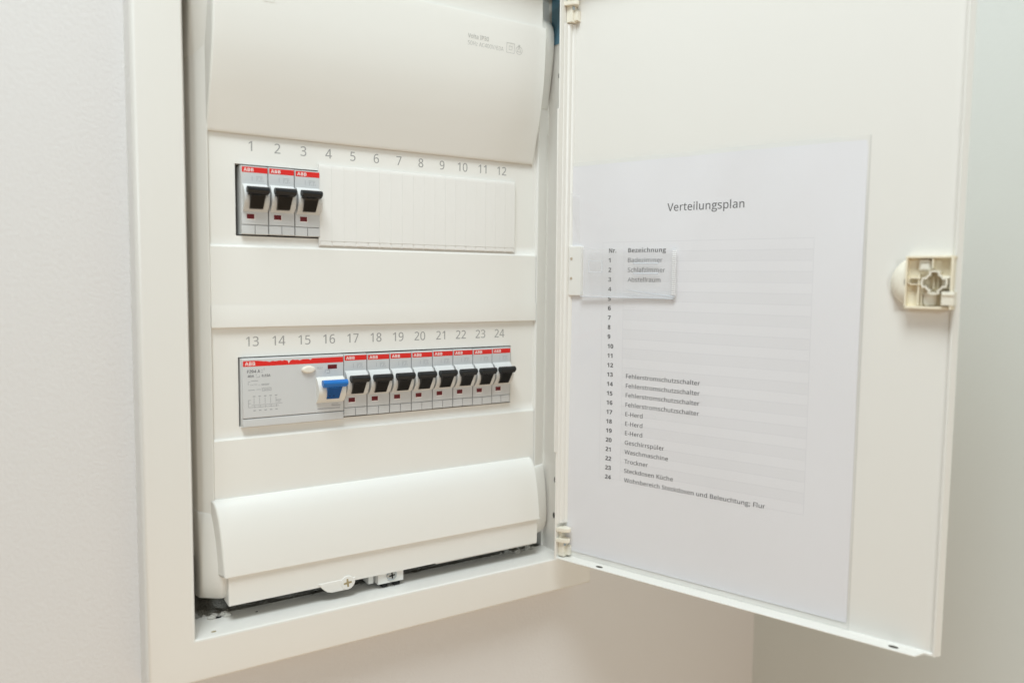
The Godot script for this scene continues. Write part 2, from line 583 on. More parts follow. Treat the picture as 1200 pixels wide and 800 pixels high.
func build_cover() -> void:
	var s := sh()
	# plate: [y, z] outline from top to bottom
	var line := [[150.0, 0.0], [0.0, 0.0], [-46.0, 0.0], [-51.2, 0.0], [-52.9, 1.7], [-53.6, 2.0], [-89.8, 2.0], [-91.3, 3.0], [-104.8, 3.0], [-105.4, 2.7], [-105.7, 0.0], [-125.0, 0.0], [-171.0, 0.0], [-176.9, 0.0], [-178.6, 1.7], [-179.3, 2.0], [-217.5, 2.0], [-240.0, 2.0]]
	var xs := [-16.8, 0.0, 212.0, 234.0]
	for i in range(line.size() - 1):
		for k in 3:
			if k == 1 and (line[i][0] == 0.0 or line[i][0] == -125.0): continue
			s.quad(V(xs[k], line[i + 1][0], line[i + 1][1]), V(xs[k + 1], line[i + 1][0], line[i + 1][1]), V(xs[k + 1], line[i][0], line[i][1]), V(xs[k], line[i][0], line[i][1]))
	for y in [0.0, -125.0]:
		s.quad(V(0, y, 0), V(212, y, 0), V(212, y, -9), V(0, y, -9))
		s.quad(V(0, y - 46, 0), V(0, y - 46, -9), V(212, y - 46, -9), V(212, y - 46, 0))
		s.quad(V(0, y, 0), V(0, y, -9), V(0, y - 46, -9), V(0, y - 46, 0))
		s.quad(V(212, y, 0), V(212, y - 46, 0), V(212, y - 46, -9), V(212, y, -9))
	var cover := obj("front_cover", s, M.plastic, cabinet, 50.0)
	# device numbers
	for k in 24:
		s = sh()
		var y := 8.7 if k < 12 else -118.0
		printed(s, str(k + 1), 10.0 + 17.45 * (k % 12) - (0.0 if k < 12 else 0.6), y, 0.03, 6.3, 0.0, "sans", true)
		obj("slot_number", s, M.number, cover)
	# side rails: raised rims at the left and right edge
	for side in [0, 1]:
		s = sh()
		var o := [P(-15.6, -4), P(-16.6, 2.4), P(-17.1, 2.9), P(-17.6, 2.7), P(-25.2, -5.0), P(-26.0, -6.4), P(-26.4, -17.0), P(-24.5, -17.0), P(-22.8, -9.0)]
		if side == 1:
			o = [P(234.0, -4), P(233.8, 0.0), P(234.6, 2.0), P(235.2, 2.5), P(235.8, 2.3), P(245.2, -1.6), P(246.5, -2.8), P(246.9, -15.0), P(244.6, -15.0), P(243.4, -5.5)]
		var poly := []
		for p in o: poly.append(P(p.y, p.x))
		if Geometry2D.is_polygon_clockwise(PackedVector2Array(poly)): poly.reverse()
		s.prism(poly, -250.0, 150.0, 0.0, along_y(0))
		obj("side_rail", s, M.plastic, cover, 45.0)
	# swollen ends of the side rails
	var low := [[-225.2, -2.5], [-225.4, 0.2], [-226.2, 1.4], [-231.0, 3.0], [-238.0, 4.6], [-248.0, 6.4], [-258.0, 7.6], [-266.0, 8.0], [-272.0, 7.4], [-277.0, 5.8], [-281.0, 3.0], [-283.4, -1.0], [-284.4, -6.0]]
	var high := [[63.9, -2.5], [64.1, 0.2], [66.0, 0.6], [74.0, 2.4], [84.0, 4.8], [95.0, 7.0], [106.0, 8.6], [114.0, 9.2], [122.0, 9.0], [127.0, 7.6], [131.0, 4.6], [133.6, 0.0], [134.6, -6.0]]
	for c in [low, high]:
		obj("rail_bulge", bulge(c, -1.0), M.plastic, cover, 50.0)
		obj("rail_bulge", bulge(c, 1.0), M.plastic, cover, 50.0)
	# hoods above and below the device rows
	var up := smooth_curve([P(19.3, 0.6), P(19.0, 2.2), P(25.0, 4.2), P(40.0, 8.6), P(55.0, 12.6), P(72.0, 16.0), P(90.0, 18.0), P(108.0, 18.9), P(118.6, 19.0), P(119.6, 18.4), P(119.6, 15.5)], 5)
	obj("upper_hood", shell(up, -15.6, 230.0, 0.4, 1.4, 0.13), M.plastic, cover, 40.0)
	s = sh()
	s.prism([P(119.0, 2.0), P(152.0, 2.0), P(152.0, 17.4), P(119.0, 17.4)], -13.0, 227.2, 0.8, along_x(0))
	obj("upper_terminal_strip", s, M.plastic, cover)
	var dn := smooth_curve([P(-217.3, 2.1), P(-218.0, 4.4), P(-222.0, 8.0), P(-229.0, 11.3), P(-240.0, 14.2), P(-252.0, 16.2), P(-263.4, 17.6), P(-264.8, 17.4), P(-265.2, 15.5)], 5)
	obj("lower_hood", shell(dn, -14.6, 231.0, 0.6, 1.4, 0.26), M.plastic, cover, 40.0)
	s = sh()
	s.prism([P(-284.4, 3.0), P(-264.2, 3.0), P(-264.2, 15.6), P(-284.4, 15.6)], -12.0, 229.6, 0.7, along_x(0))
	s.box(V(138, -285.6, 6), V(229.4, -284.0, 15.0), 0.3)
	obj("lower_terminal_strip", s, M.plastic, cover)
	# fixing tab with cross-slotted plastic screw
	s = sh()
	var tab := [P(47.5, -283.0), P(50.5, -286.4), P(53.5, -289.0), P(57.0, -289.9)]
	for k in 7:
		var a := deg_to_rad(-90 + 90.0 * k / 6)
		tab.append(P(68.4 + cos(a) * 5.4, -284.5 + sin(a) * 5.4))
	tab.append(P(73.8, -282.0))
	tab.append(P(47.0, -282.0))
	s.prism(tab, 12.5, 16.2, 0.6)
	obj("fixing_tab", s, M.plastic, cover)
	s = sh()
	s.prism(disc(68.0, -284.9, 4.9, 28), 15.0, 16.5, 0.35)
	s.prism(disc(68.0, -284.9, 4.2, 28), 16.4, 16.6, 0.1)
	var screw := obj("cover_screw", s, M.plastic, cover)
	s = sh()
	cross(s, 68.0, -284.9, 16.55, 2.9, 0.75, 0.12)
	var sl := obj("cross_slot", s, M.brass, cover)
	sl.set_meta("label", "dark cross slot of the cover screw")
	# clamp block with a zinc screw
	s = sh()
	s.box(V(92.0, -292.6, -4), V(112.0, -280.5, 13.6), 0.5)
	s.box(V(86.5, -292.6, -4), V(90.5, -280.5, 9.0), 0.5)
	var block := obj("clamp_block", s, M.plastic, cabinet)
	s = sh()
	s.prism(disc(102.4, -287.0, 3.9, 28), 13.0, 14.9, 0.7)
	obj("zinc_screw", s, M.zinc, block)
	s = sh()
	cross(s, 102.4, -287.0, 14.92, 2.3, 0.55, 0.1)
	obj("cross_slot", s, M.hollow, block)
	s = sh()
	s.box(V(95.5, -295.2, -2), V(100.0, -292.6, 12.8), 0.2)
	s.box(V(104.5, -295.2, -2), V(109.5, -292.6, 12.8), 0.2)
	obj("block_foot", s, M.hollow, block)
	# moulded print on the upper hood
	s = sh()
	var t := Transform3D(Basis(Vector3(1, 0, 0), 0.07), V(160.5, 101.6, 18.72))
	s.add(letters("Volta IP30", 3.0, 17.5, "sans", 0.0, 0.1), t)
	s.add(letters("50Hz AC400V/63A", 3.0, 30.5, "sans", 0.0, 0.1), t.translated_local(V(0, -4.9, 0)))
	for q in [3.6, 1.5]:
		var o := rounded(36.6 - q, -1.6 - q, 36.6 + q, -1.6 + q, 0.2, 2)
		outline(s, o, 0.32, t)
	outline(s, disc(44.2, -2.2, 3.0, 24), 0.32, t)
	outline(s, [P(42.2, -3.4), P(46.2, -3.4), P(44.2, 0.4)], 0.32, t)
	outline(s, [P(43.5, 0.8), P(44.9, 0.8), P(44.9, 1.8), P(43.5, 1.8)], 0.32, t)
	obj("moulded_print", s, mat(Color(0.74, 0.735, 0.715), 0.5), cover)
	s = sh()
	s.add(letters("co.", 5.0, 0.0, "sans", 0.15, 0.25), Transform3D(Basis(Vector3(1, 0, 0), 0.07), V(14.5, 98.6, 18.5)))
	obj("embossed_mark", s, M.plastic, cover)
	# blanking strip over free places 4 to 12
	s = sh()
	s.prism([P(-50.9, 0.2), P(4.2, 0.2), P(4.2, 1.5), P(-50.9, 1.7)], 54.6, 213.0, 0.2, along_x(0))
	var blank := obj("blanking_strip", s, M.blank, cabinet)
	for k in 18:
		s = sh()
		var x0 := 54.8 + 8.78 * k; var x1 := x0 + 8.78 - 0.03
		var zz := 2.2 + 0.02 * (k % 2) + rng.randf_range(0.0, 0.05)
		s.prism([P(-47.6, 1.2), P(3.9, 1.2), P(3.6, 1.7), P(1.0, zz), P(-47.3, zz), P(-47.6, zz - 0.2)], 0.0, x1 - x0, 0.04, along_x(x0))
		s.box(V(x0 + 0.45, -50.4, 1.2), V(x1 - 0.45, -47.75, 2.15), 0.15)
		obj("blank_segment", s, M.blank, blank)
	for e in [[54.4, 54.8], [212.85, 213.3]]:
		s = sh()
		s.box(V(e[0], -50.9, 0.9), V(e[1], 3.8, 2.3), 0.1)
		obj("blank_edge", s, M.blank, blank)

func cross(s: Shape, x: float, y: float, z: float, r: float, w: float, d: float) -> void:
	var a := 0.12
	var o := []
	for q in 4:
		for p in [P(w, -w), P(r, -w * 0.75), P(r, w * 0.75)]:
			o.append(P(x, y) + p.rotated(a + q * PI / 2))
	s.prism(o, z - 0.2, z + d)

func outline(s: Shape, o: Array, w: float, xf: Transform3D) -> void:
	var i := Shape.inset(o, w)
	var n := o.size()
	for k in n:
		var j := (k + 1) % n
		s.quad(xf * V(o[k].x, o[k].y, 0.1), xf * V(o[j].x, o[j].y, 0.1), xf * V(i[j].x, i[j].y, 0.1), xf * V(i[k].x, i[k].y, 0.1))

# ---------------------------------------------------------------- door (local: u from the hinge, y up, n towards the box)
const DOOR_W := 267.9
const DOOR_B := -289.8
const DOOR_T := 148.0
func door_place() -> Transform3D:
	var th := 1.91
	return Transform3D(Basis(V(-cos(th), 0, sin(th)), V(0, 1, 0), V(-sin(th), 0, -cos(th))), V(228.24, 0, 38.17) * MM)

func build_door() -> void:
	var s := sh()
	var u0 := 3.0; var u1 := DOOR_W; var y0 := DOOR_B; var y1 := DOOR_T
	# tray: inner floor, fillets, lips, outer skin
	var prof := [[0.0, -10.4], [0.0, 0.4], [0.15, 0.85], [0.5, 1.0], [0.85, 0.85], [1.0, 0.4], [1.1, -8.0]]
	for k in range(1, 6):
		var a := PI / 2 * k / 5
		prof.append([1.1 + 0.8 * (1 - cos(a)), -8.0 - 0.8 * sin(a)])
	var rows := []
	for p in prof:
		var d: float = p[0]
		var lo: float = minf(p[1], -6.6)
		var fl: float = 2.6 if p[1] < -10.0 else 0.0     # the free edge is folded at a slant
		rows.append([V(u0 + d, y0 + d, p[1]), V(u1 - 9, y0 + d, p[1]), V(u1 - 5.4, y0 + d, lo), V(u1 - d + fl, y0 + d, lo), V(u1 - d + fl, y1 - d, lo), V(u1 - 5.4, y1 - d, lo), V(u1 - 9, y1 - d, p[1]), V(u0 + d, y1 - d, p[1])])
	for r in range(rows.size() - 1):
		for i in 8:
			var j := (i + 1) % 8
			s.quad(rows[r][i], rows[r][j], rows[r + 1][j], rows[r + 1][i])
	for q in [rows[-1]]:
		s.quad(q[0], q[3], q[4], q[7])
	s.quad(rows[0][0], rows[0][7], rows[0][4], rows[0][3])
	var door := obj("door", s, M.door, cabinet, 42.0)
	door.transform = door_place()
	# hinge-side flange: stepped fold with a taller middle stretch
	s = sh()
	var pf := [P(4.2, 0.2), P(5.0, -0.4), P(5.2, -3.0), P(6.4, -3.6), P(6.9, -4.4), P(7.0, -6.6), P(8.4, -7.4), P(9.0, -8.75), P(4.0, -8.75)]
	s.prism(prof_y(pf), y0 + 28, y1 - 30, 0.0, along_n(), 2)
	var fold := []
	for q in [[y0, 0.0], [-205.5, 0.0], [-204.5, 2.2], [54.5, 2.2], [55.5, 0.0], [y1, 0.0]]:
		var top: float = 1.2 + 4.3 * (q[0] - y0) / (y1 - y0) + q[1]
		var ring := []
		for c in [P(2.8, 0.0), P(4.2, 0.0), P(4.2, top - 0.6), P(3.9, top - 0.1), P(3.5, top), P(3.1, top - 0.1), P(2.8, top - 0.6)]:
			ring.append(V(c.x, q[0], c.y))
		ring.reverse()
		fold.append(ring)
	s.loft(fold, true, true)
	obj("hinge_flange", s, M.door, door, 50.0)
	# hinge brackets
	for yb in [-288.5, 118.0]:
		s = sh()
		s.box(V(4.2, yb + 0.5, -8.7), V(9.5, yb + 14, -2.0), 0.8)
		s.box(V(4.2, yb + 1.5, -8.7), V(12.5, yb + 9, -4.5), 1.2)
		for q in [[yb + 12.0, 15.0], [yb + 20.5, 15.5]]:
			var fin := []
			for k in 9:
				var a := PI * k / 8 - PI / 2
				fin.append(P(4.2 + cos(a) * (q[1] - 5.0), -3.6 + sin(a) * 4.6))
			s.prism(fin, 0.0, 3.0, 0.8, Transform3D(Basis(V(1, 0, 0), V(0, 0, 1), V(0, -1, 0)), V(0, q[0] + 3.0, 0)))
		s.box(V(4.2, yb + 14.0, -8.7), V(6.4, yb + 23.0, -2.5), 0.6)
		var h := obj("hinge_bracket", s, M.hinge, door)
		s = sh()
		s.prism(disc(0, 0, 1.5, 14), 0.0, 0.5, 0.1, Transform3D(Basis(V(0, 0, 1), V(0, -1, 0), V(1, 0, 0)), V(9.6, yb + 10.6, -3.4)))
		obj("hinge_pin", s, M.zinc, door)
	# holes in the bottom lip
	for u in [41.5, 246.5]:
		s = sh()
		s.prism(disc(0, 0, 2.9, 18, 1.7), 0, 0.12, 0.0, Transform3D(Basis(V(1, 0, 0), V(0, 0, -1), V(0, 1, 0)), V(u, y0 + 1.02, -3.2)))
		obj("lip_hole", s, mat(Color(0.30, 0.28, 0.25), 0.8), door)
	build_latch(door)

func prof_y(o: Array) -> Array:
	var a := o.duplicate()
	if Geometry2D.is_polygon_clockwise(PackedVector2Array(a)): a.reverse()
	return a
func along_n() -> Transform3D:     # local (a, b, c) -> door (a, c, b), mirrored so that c runs up
	return Transform3D(Basis(V(1, 0, 0), V(0, 0, 1), V(0, 1, 0)), Vector3.ZERO)

func build_latch(door: Node3D) -> void:
	var cx := 255.5; var cy := -71.4; var f := -8.8
	# dome: left part of a low round boss, cut off along the housing
	var s := sh()
	var rows := []
	for k in 9:
		var a := PI / 2 * k / 8
		var row := []
		for i in 25:
			var t := lerpf(deg_to_rad(100), deg_to_rad(260), i / 24.0)
			var r := lerpf(14.7, 6.2, 1.0 - cos(a))
			row.append(V(minf(248.9 + cos(t) * r, 243.3), cy + sin(t) * r, f + sin(a) * 8.0))
		rows.append(row)
	for k in 8:
		for i in 24:
			s.quad(rows[k][i], rows[k][i + 1], rows[k + 1][i + 1], rows[k + 1][i])
	obj("latch_dome", s, M.hinge, door, 60.0)
	# open housing: floor and thin walls
	s = sh()
	s.box(V(243.2, -86.2, f - 0.1), V(267.2, -56.6, f + 3.2))
	s.box(V(243.2, -86.2, f), V(244.2, -56.6, -0.4), 0.2)
	s.box(V(243.2, -57.6, f), V(268.4, -56.4, -0.6), 0.2)
	s.box(V(243.2, -86.4, f), V(268.4, -85.0, -0.4), 0.2)
	s.box(V(266.6, -86.4, f), V(267.9, -56.4, 1.6), 0.2)
	s.box(V(256.6, -63.5, f), V(257.4, -57.2, -1.2), 0.15)
	var hs := obj("latch_housing", s, M.cream, door)
	# vertical slide, U-shaped rib and top catch
	s = sh()
	s.box(V(249.6, -84.6, f + 1), V(250.5, -67.0, -2.6), 0.15)
	s.box(V(251.6, -84.6, f + 1), V(252.2, -78.0, -3.0), 0.15)
	for p in [[-72.9, -72.2], [-69.3, -68.6]]:
		s.box(V(246.5, p[0], f + 1), V(251.0, p[1], -2.2), 0.12)
	outline_wall(s, half_ring(246.5, -70.75, 2.15), 0.7, f + 1, -2.2)
	obj("latch_rib", s, M.cream, door)
	s = sh()
	s.prism(rounded(249.6, -65.0, 256.0, -58.6, 1.4), f + 1, -3.4, 0.3)
	s.prism(rounded(250.6, -64.2, 255.2, -61.0, 0.6), -3.5, -2.2, 0.3)
	obj("latch_catch", s, M.hinge, door)
	# four-lobed key socket: a tube with notches
	s = sh()
	var o := []
	for i in 96:
		var t := TAU * i / 96
		var w := absf(sin(2.0 * (t)))
		var r := 6.7 if w < 0.86 else 5.3
		o.append(P(258.6 + cos(t) * r, -71.5 + sin(t) * r * 1.02))
	tube_wall(s, o, 0.9, f + 1.0, 1.8)
	obj("key_socket", s, M.hinge, door, 30.0)
	s = sh()
	s.prism(Shape.inset(o, 1.0), f + 3.0, f + 4.4)
	s.box(V(257.4, -75.0, f + 2.8), V(258.0, -68.0, -3.0), 0.1)
	s.box(V(259.6, -75.0, f + 2.8), V(260.2, -68.0, -3.4), 0.1)
	obj("socket_floor", s, M.cream, door)
	# sloping wedge under the socket, cylinder to the edge, and bolt
	s = sh()
	s.prism(rounded(252.6, -84.6, 259.6, -76.6, 2.0), f + 1, -3.6, 0.5)
	s.prism(rounded(262.0, -75.2, 267.0, -67.6, 1.0), f + 1, -2.6, 1.4, Transform3D.IDENTITY, 4)
	obj("latch_body", s, M.hinge, door)
	s = sh()
	s.box(V(262.6, -84.2, f + 1), V(269.0, -76.4, 2.2), 0.5)
	s.box(V(263.0, -78.6, 2.2), V(269.0, -77.6, 2.9), 0.2)
	obj("latch_bolt", s, M.hinge, door)

func half_ring(x: float, y: float, r: float) -> Array:
	var a := []
	for k in 11:
		var t := PI / 2 + PI * k / 10
		a.append(P(x + cos(t) * r, y + sin(t) * r))
	return a
func outline_wall(s: Shape, path: Array, w: float, z0: float, z1: float) -> void:
	for k in range(path.size() - 1):
		var d: Vector2 = (path[k + 1] - path[k]).normalized()
		var nrm := P(-d.y, d.x) * w
		s.prism(prof_y([path[k], path[k + 1], path[k + 1] + nrm, path[k] + nrm]), z0, z1)
func tube_wall(s: Shape, o: Array, w: float, z0: float, z1: float) -> void:
	var i := Shape.inset(o, w)
	var n := o.size()
	for k in n:
		var j := (k + 1) % n
		s.quad(V(o[k].x, o[k].y, z0), V(o[j].x, o[j].y, z0), V(o[j].x, o[j].y, z1), V(o[k].x, o[k].y, z1))
		s.quad(V(o[k].x, o[k].y, z1), V(o[j].x, o[j].y, z1), V(i[j].x, i[j].y, z1), V(i[k].x, i[k].y, z1))
		s.quad(V(i[k].x, i[k].y, z1), V(i[j].x, i[j].y, z1), V(i[j].x, i[j].y, z0), V(i[k].x, i[k].y, z0))

# ---------------------------------------------------------------- devices
# curved cheek that carries a lever: pulled along x, bulging towards the room
func collar(s: Shape, x0: float, x1: float, yt: float, yb: float, z0: float, bulge: float) -> void:
	var c := []
	c.append(P(yt + 0.6, z0 - 0.5))
	for k in 13:
		var t := k / 12.0
		c.append(P(lerpf(yt, yb, t), z0 + bulge * pow(sin(PI * t), 0.75)))
	c.append(P(yb - 0.6, z0 - 0.5))
	c.reverse()
	var cc := prof_y(c)
	s.prism(cc, 0.0, x1 - x0, 0.35, along_x(x0))

func lever(s: Shape, x: float, w: float, yt: float, drop: float, z: float, body: float) -> void:
	# bar across the top, tilted up, and the tapering body below it
	var bar := []
	for k in 12:
		var t := TAU * k / 12
		bar.append(P(yt - 2.0 + cos(t) * 2.15, z + sin(t) * 2.5))
	s.prism(prof_y(bar), 0.0, w, 0.5, along_x(x))
	var under := [P(yt - 3.2, z - 1.6), P(yt - 2.6, z + 2.1), P(yt - 4.6, z + 1.5), P(yt - 5.2, z - 1.8)]
	s.prism(prof_y(under), 0.6, w - 0.6, 0.4, along_x(x))
	var b0 := x + (w - body) / 2
	# body: front slopes back towards the bottom
	var a := [V(b0, yt - 3.5, z + 1.2), V(b0 + body, yt - 3.5, z + 1.2), V(b0 + body * 0.93, yt - drop, z - 4.6), V(b0 + body * 0.07, yt - drop, z - 4.6)]
	var d := V(0, -0.6, -6.0)
	s.quad(a[0], a[3], a[2], a[1])
	s.quad(a[3], a[0], a[1], a[2])
	s.quad(a[0], a[0] + d, a[3] + d, a[3])
	s.quad(a[1], a[2], a[2] + d, a[1] + d)
	s.quad(a[3], a[3] + d, a[2] + d, a[2])
	s.box(V(b0 + body * 0.1, yt - 5.5, z + 0.35), V(b0 + body * 0.72, yt - 5.0, z + 1.05), 0.1)

var first_breaker: Node3D
func breaker(k: int, x: float, row: float, label: String, group: String) -> void:
	if first_breaker != null:
		var c: Node3D = first_breaker.duplicate()
		c.name = numbered("circuit_breaker", self)
		add_child(c, true)
		c.position = V(x, row + rng.randf_range(-0.12, 0.12), rng.randf_range(-0.15, 0.15)) * MM
		tag(c, label, "circuit breaker", group)
		return
	var t := thing("circuit_breaker", label, "circuit breaker", V(x, row, 0), group)
	first_breaker = t
	var w := 17.2
	var s := sh()
	# housing: deep body, slightly narrower front
	s.box(V(0.1, -45.0, -44), V(w, -1.0, 1.6), 0.4)
	s.box(V(0.1, -70.0, -60), V(w, 24.0, -20), 0.6)
	obj("housing", s, M.grey, t)
	s = sh()
	s.box(V(0.25, -38.7, 1.2), V(w - 0.15, -1.15, 3.0), 0.35)
	var face := obj("front_face", s, M.face, t)
	for q in [[0.25, 8.45], [8.8, w - 0.15]]:
		s = sh()
		s.box(V(q[0], -44.8, 1.2), V(q[1], -39.1, 2.95), 0.3)
		obj("terminal_cap", s, M.face, t)
	s = sh()
	s.box(V(0.75, -5.4, 2.98), V(w - 0.2, -1.9, 3.06))
	var stripe := obj("red_stripe", s, M.red, t)
	s = sh()
	printed(s, "ABB", 1.8, -4.75, 3.07, 2.1, 6.3, "bold")
	obj("lettering", s, M.white_print, stripe)
	# tiny print under the stripe and fine outline of the label field
	s = sh()
	for q in [[7.0, -7.6, 0.35, -10.6], [9.6, -7.7, 4.4, -8.1], [9.7, -8.7, 1.5, -9.1], [12.3, -8.7, 1.5, -9.1], [10.0, -9.3, 0.4, -10.9], [11.2, -10.4, 0.9, -10.8], [12.6, -9.3, 0.4, -10.9], [13.6, -10.2, 0.8, -10.6]]:
		s.quad(V(q[0], q[3], 3.03), V(q[0] + q[2], q[3], 3.03), V(q[0] + q[2], q[1], 3.03), V(q[0], q[1], 3.03))
	obj("fine_print", s, M.print_faint, face).set_meta("kind", "stuff")
	s = sh()
	collar(s, 0.9, w - 0.3, -12.4, -30.6, 2.6, 6.2)
	obj("lever_collar", s, M.grey, t, 50.0)
	s = sh()
	lever(s, 1.6, 14.0, -15.2, 13.4, 12.2, 9.6)
	obj("lever", s, M.black, t, 50.0)
	s = sh()
	s.box(V(3.3, -35.6, 2.9), V(8.7, -31.7, 3.06), 0.05)
	var rim := obj("indicator_frame", s, M.white_print, t)
	s = sh()
	s.box(V(3.4, -35.0, 3.0), V(8.2, -31.9, 3.14), 0.05)
	obj("indicator", s, M.window, rim)

func rcd() -> void:
	var t := thing("residual_current_switch", "wide grey residual current switch with blue lever at the left of the lower row", "safety switch", V(1.1, -125, 0))
	var w := 69.6
	var s := sh()
	s.box(V(0.0, -46.3, -44), V(w, -0.8, 1.8), 0.5)
	s.box(V(0.0, -70.0, -60), V(w, 24.0, -20), 0.6)
	obj("housing", s, M.grey, t)
	s = sh()
	s.box(V(0.5, -40.3, 1.2), V(w - 0.1, -0.9, 4.2), 0.7)
	var face := obj("front_face", s, M.face, t)
	s = sh()
	s.box(V(0.5, -46.2, 1.2), V(w - 0.1, -40.7, 4.1), 0.6)
	obj("terminal_cover", s, M.face, t)
	# red stripe with a flaked upper edge
	s = sh()
	var poly := [P(1.0, -6.0), P(w - 0.5, -6.0), P(w - 0.5, -2.3), P(47, -2.4)]
	var x := 46.0
	while x > 12.0:
		poly.append(P(x, -2.6 - absf(rng.randfn(0.0, 0.45)) - (1.2 if absf(x - 31.0) < 1.0 else 0.0)))
		x -= rng.randf_range(0.9, 2.4)
	poly.append(P(10.5, -2.3)); poly.append(P(1.0, -2.3))
	s.prism(poly, 4.1, 4.27)
	var stripe := obj("red_stripe", s, M.red, t)
	s = sh()
	printed(s, "ABB", 2.2, -5.35, 4.29, 2.3, 6.6, "bold")
	s.prism([P(30.2, -3.4), P(31.9, -3.3), P(31.2, -4.4), P(31.0, -5.2), P(30.7, -4.2)], 4.2, 4.3)
	obj("lettering", s, M.white_print, stripe)
	s = sh()
	printed(s, "F204 A", 3.6, -10.3, 4.2, 2.0, 8.4, "bold")
	printed(s, "40A", 3.8, -13.2, 4.2, 1.6, 4.2, "bold")
	printed(s, "0.03A", 13.0, -13.2, 4.2, 1.6, 5.6, "bold")
	obj("bold_print", s, M.print_dark, face)
	s = sh()
	for q in [[9.2, -12.2, 0.3, 1.2], [9.2, -13.4, 2.4, 0.3], [11.4, -13.2, 0.3, 1.2], [12.4, -8.9, 1.4, 0.3], [12.4, -10.2, 1.4, 0.3], [14.4, -8.9, 0.3, 1.6],
			[4.0, -16.2, 1.6, 0.3], [6.0, -15.8, 4.6, 0.4], [4.0, -18.2, 0.3, 1.6], [5.4, -18.4, 2.2, 0.3], [8.0, -18.2, 2.0, 0.3], [10.8, -18.6, 1.0, 0.3], [12.6, -18.2, 5.4, 0.4], [12.6, -18.8, 5.0, 0.3],
			[4.0, -21.8, 4.4, 0.4], [9.2, -21.6, 3.2, 0.3], [13.0, -20.8, 6.0, 0.3], [13.0, -22.6, 6.0, 0.3], [13.0, -22.6, 0.3, 2.0], [18.8, -22.6, 0.3, 2.0], [14.0, -21.9, 4.0, 0.4]]:
		bar2(s, q, 4.22)
	# wiring diagram
	for i in 5:
		bar2(s, [7.6 + i * 3.6, -31.0, 0.28, 4.2], 4.22)
		bar2(s, [7.0 + i * 3.6, -26.2, 1.6, 0.6], 4.22)
		bar2(s, [7.2 + i * 3.6, -35.6, 1.6, 0.6], 4.22)
		bar2(s, [7.9 + i * 3.6, -33.6, 0.28, 2.0], 4.22)
	for q in [[4.0, -33.2, 0.3, 5.0], [4.0, -28.4, 1.8, 0.3], [4.0, -30.6, 1.8, 0.3], [4.0, -33.2, 20.0, 0.28], [6.0, -31.8, 18.0, 0.28], [24.0, -31.6, 2.4, 0.3], [22.0, -29.4, 3.6, 0.5], [23.0, -30.6, 2.0, 0.4]]:
		bar2(s, q, 4.22)
	for q in [[60.5, -36.2, 6.5, 0.6], [60.5, -35.0, 5.0, 0.4], [50.5, -38.0, 16.0, 0.55], [56.0, -12.8, 0.3, 2.4], [57.2, -13.4, 2.0, 0.3], [57.0, -11.0, 2.6, 0.3], [59.2, -13.0, 0.3, 2.0]]:
		bar2(s, q, 4.22)
	obj("fine_print", s, M.print, face).set_meta("kind", "stuff")
	s = sh()
	printed(s, "TEST", 50.3, -10.2, 4.2, 1.5, 4.2)
	obj("test_print", s, M.print, face)
	# oval test button
	s = sh()
	s.prism(disc(44.2, -9.9, 4.7, 28, 2.6), 4.0, 6.2, 1.2, Transform3D.IDENTITY, 4)
	obj("test_button", s, mat(Color(0.90, 0.875, 0.82), 0.35), t, 50.0)
	s = sh()
	s.box(V(58.0, -10.3, 4.1), V(64.6, -7.4, 4.32), 0.08)
	obj("indicator", s, M.window, t)
	s = sh()
	collar(s, 49.6, w - 0.3, -15.4, -33.8, 3.8, 6.6)
	obj("lever_collar", s, mat(Color(0.89, 0.88, 0.85), 0.4), t, 50.0)
	s = sh()
	lever(s, 51.2, 17.6, -17.0, 13.6, 13.4, 10.2)
	var lv := obj("lever", s, M.blue, t, 50.0)
	s = sh()
	for q in [56.6, 59.6]:
		s.box(V(q, -28.8, 9.2), V(q + 1.2, -26.4, 10.3), 0.3)
	obj("lever_mark", s, mat(Color(0.03, 0.20, 0.42), 0.4), lv)

func bar2(s: Shape, q: Array, z: float) -> void:
	s.quad(V(q[0], q[1], z), V(q[0] + q[2], q[1], z), V(q[0] + q[2], q[1] + q[3], z), V(q[0], q[1] + q[3], z))

# ---------------------------------------------------------------- sheet of paper in its sleeve, and the clear holder
func sheet_bow(u: float, y: float) -> float:
	# how far the sheet stands off the door: it bows gently, most near its top
	return 0.5 + 1.5 * sin(PI * clampf((u - 8.0) / 210.0, 0.0, 1.0)) * smoothstep(-290.0, 10.0, y) + 0.5 * sin(u * 0.045 + y * 0.02) * smoothstep(-290.0, -120.0, y) + 0.25 * sin(u * 0.11 - y * 0.05) * smoothstep(-120.0, 10.0, y)

func curved(u0: float, u1: float, y0: float, y1: float, off: float, nu := 26, ny := 30) -> Shape:
	var s := sh()
	for i in nu:
		for k in ny:
			var q := []
			var w := []
			for d in [[0, 0], [1, 0], [1, 1], [0, 1]]:
				var a: float = float(i + d[0]) / nu; var b: float = float(k + d[1]) / ny
				var u := lerpf(u0, u1, a); var y := lerpf(y0, y1, b)
				q.append(V(u, y, -8.8 + sheet_bow(u, y) + off)); w.append(P(a, 1.0 - b))
			s.quad(q[0], q[1], q[2], q[3])
			for e in [0, 1, 2, 0, 2, 3]: s.uv.append(w[e])
	return s

func onto_sheet(s: Shape, t: String, u: float, y: float, h: float, w := 0.0, kind := "sans") -> void:
	var l := letters(t, h, w, kind, 0.0, 0.03)
	for p in l.v:
		s.v.append(V(u + p.x, y + p.y, -8.8 + sheet_bow(u + p.x, y + p.y) + 0.06 + p.z))

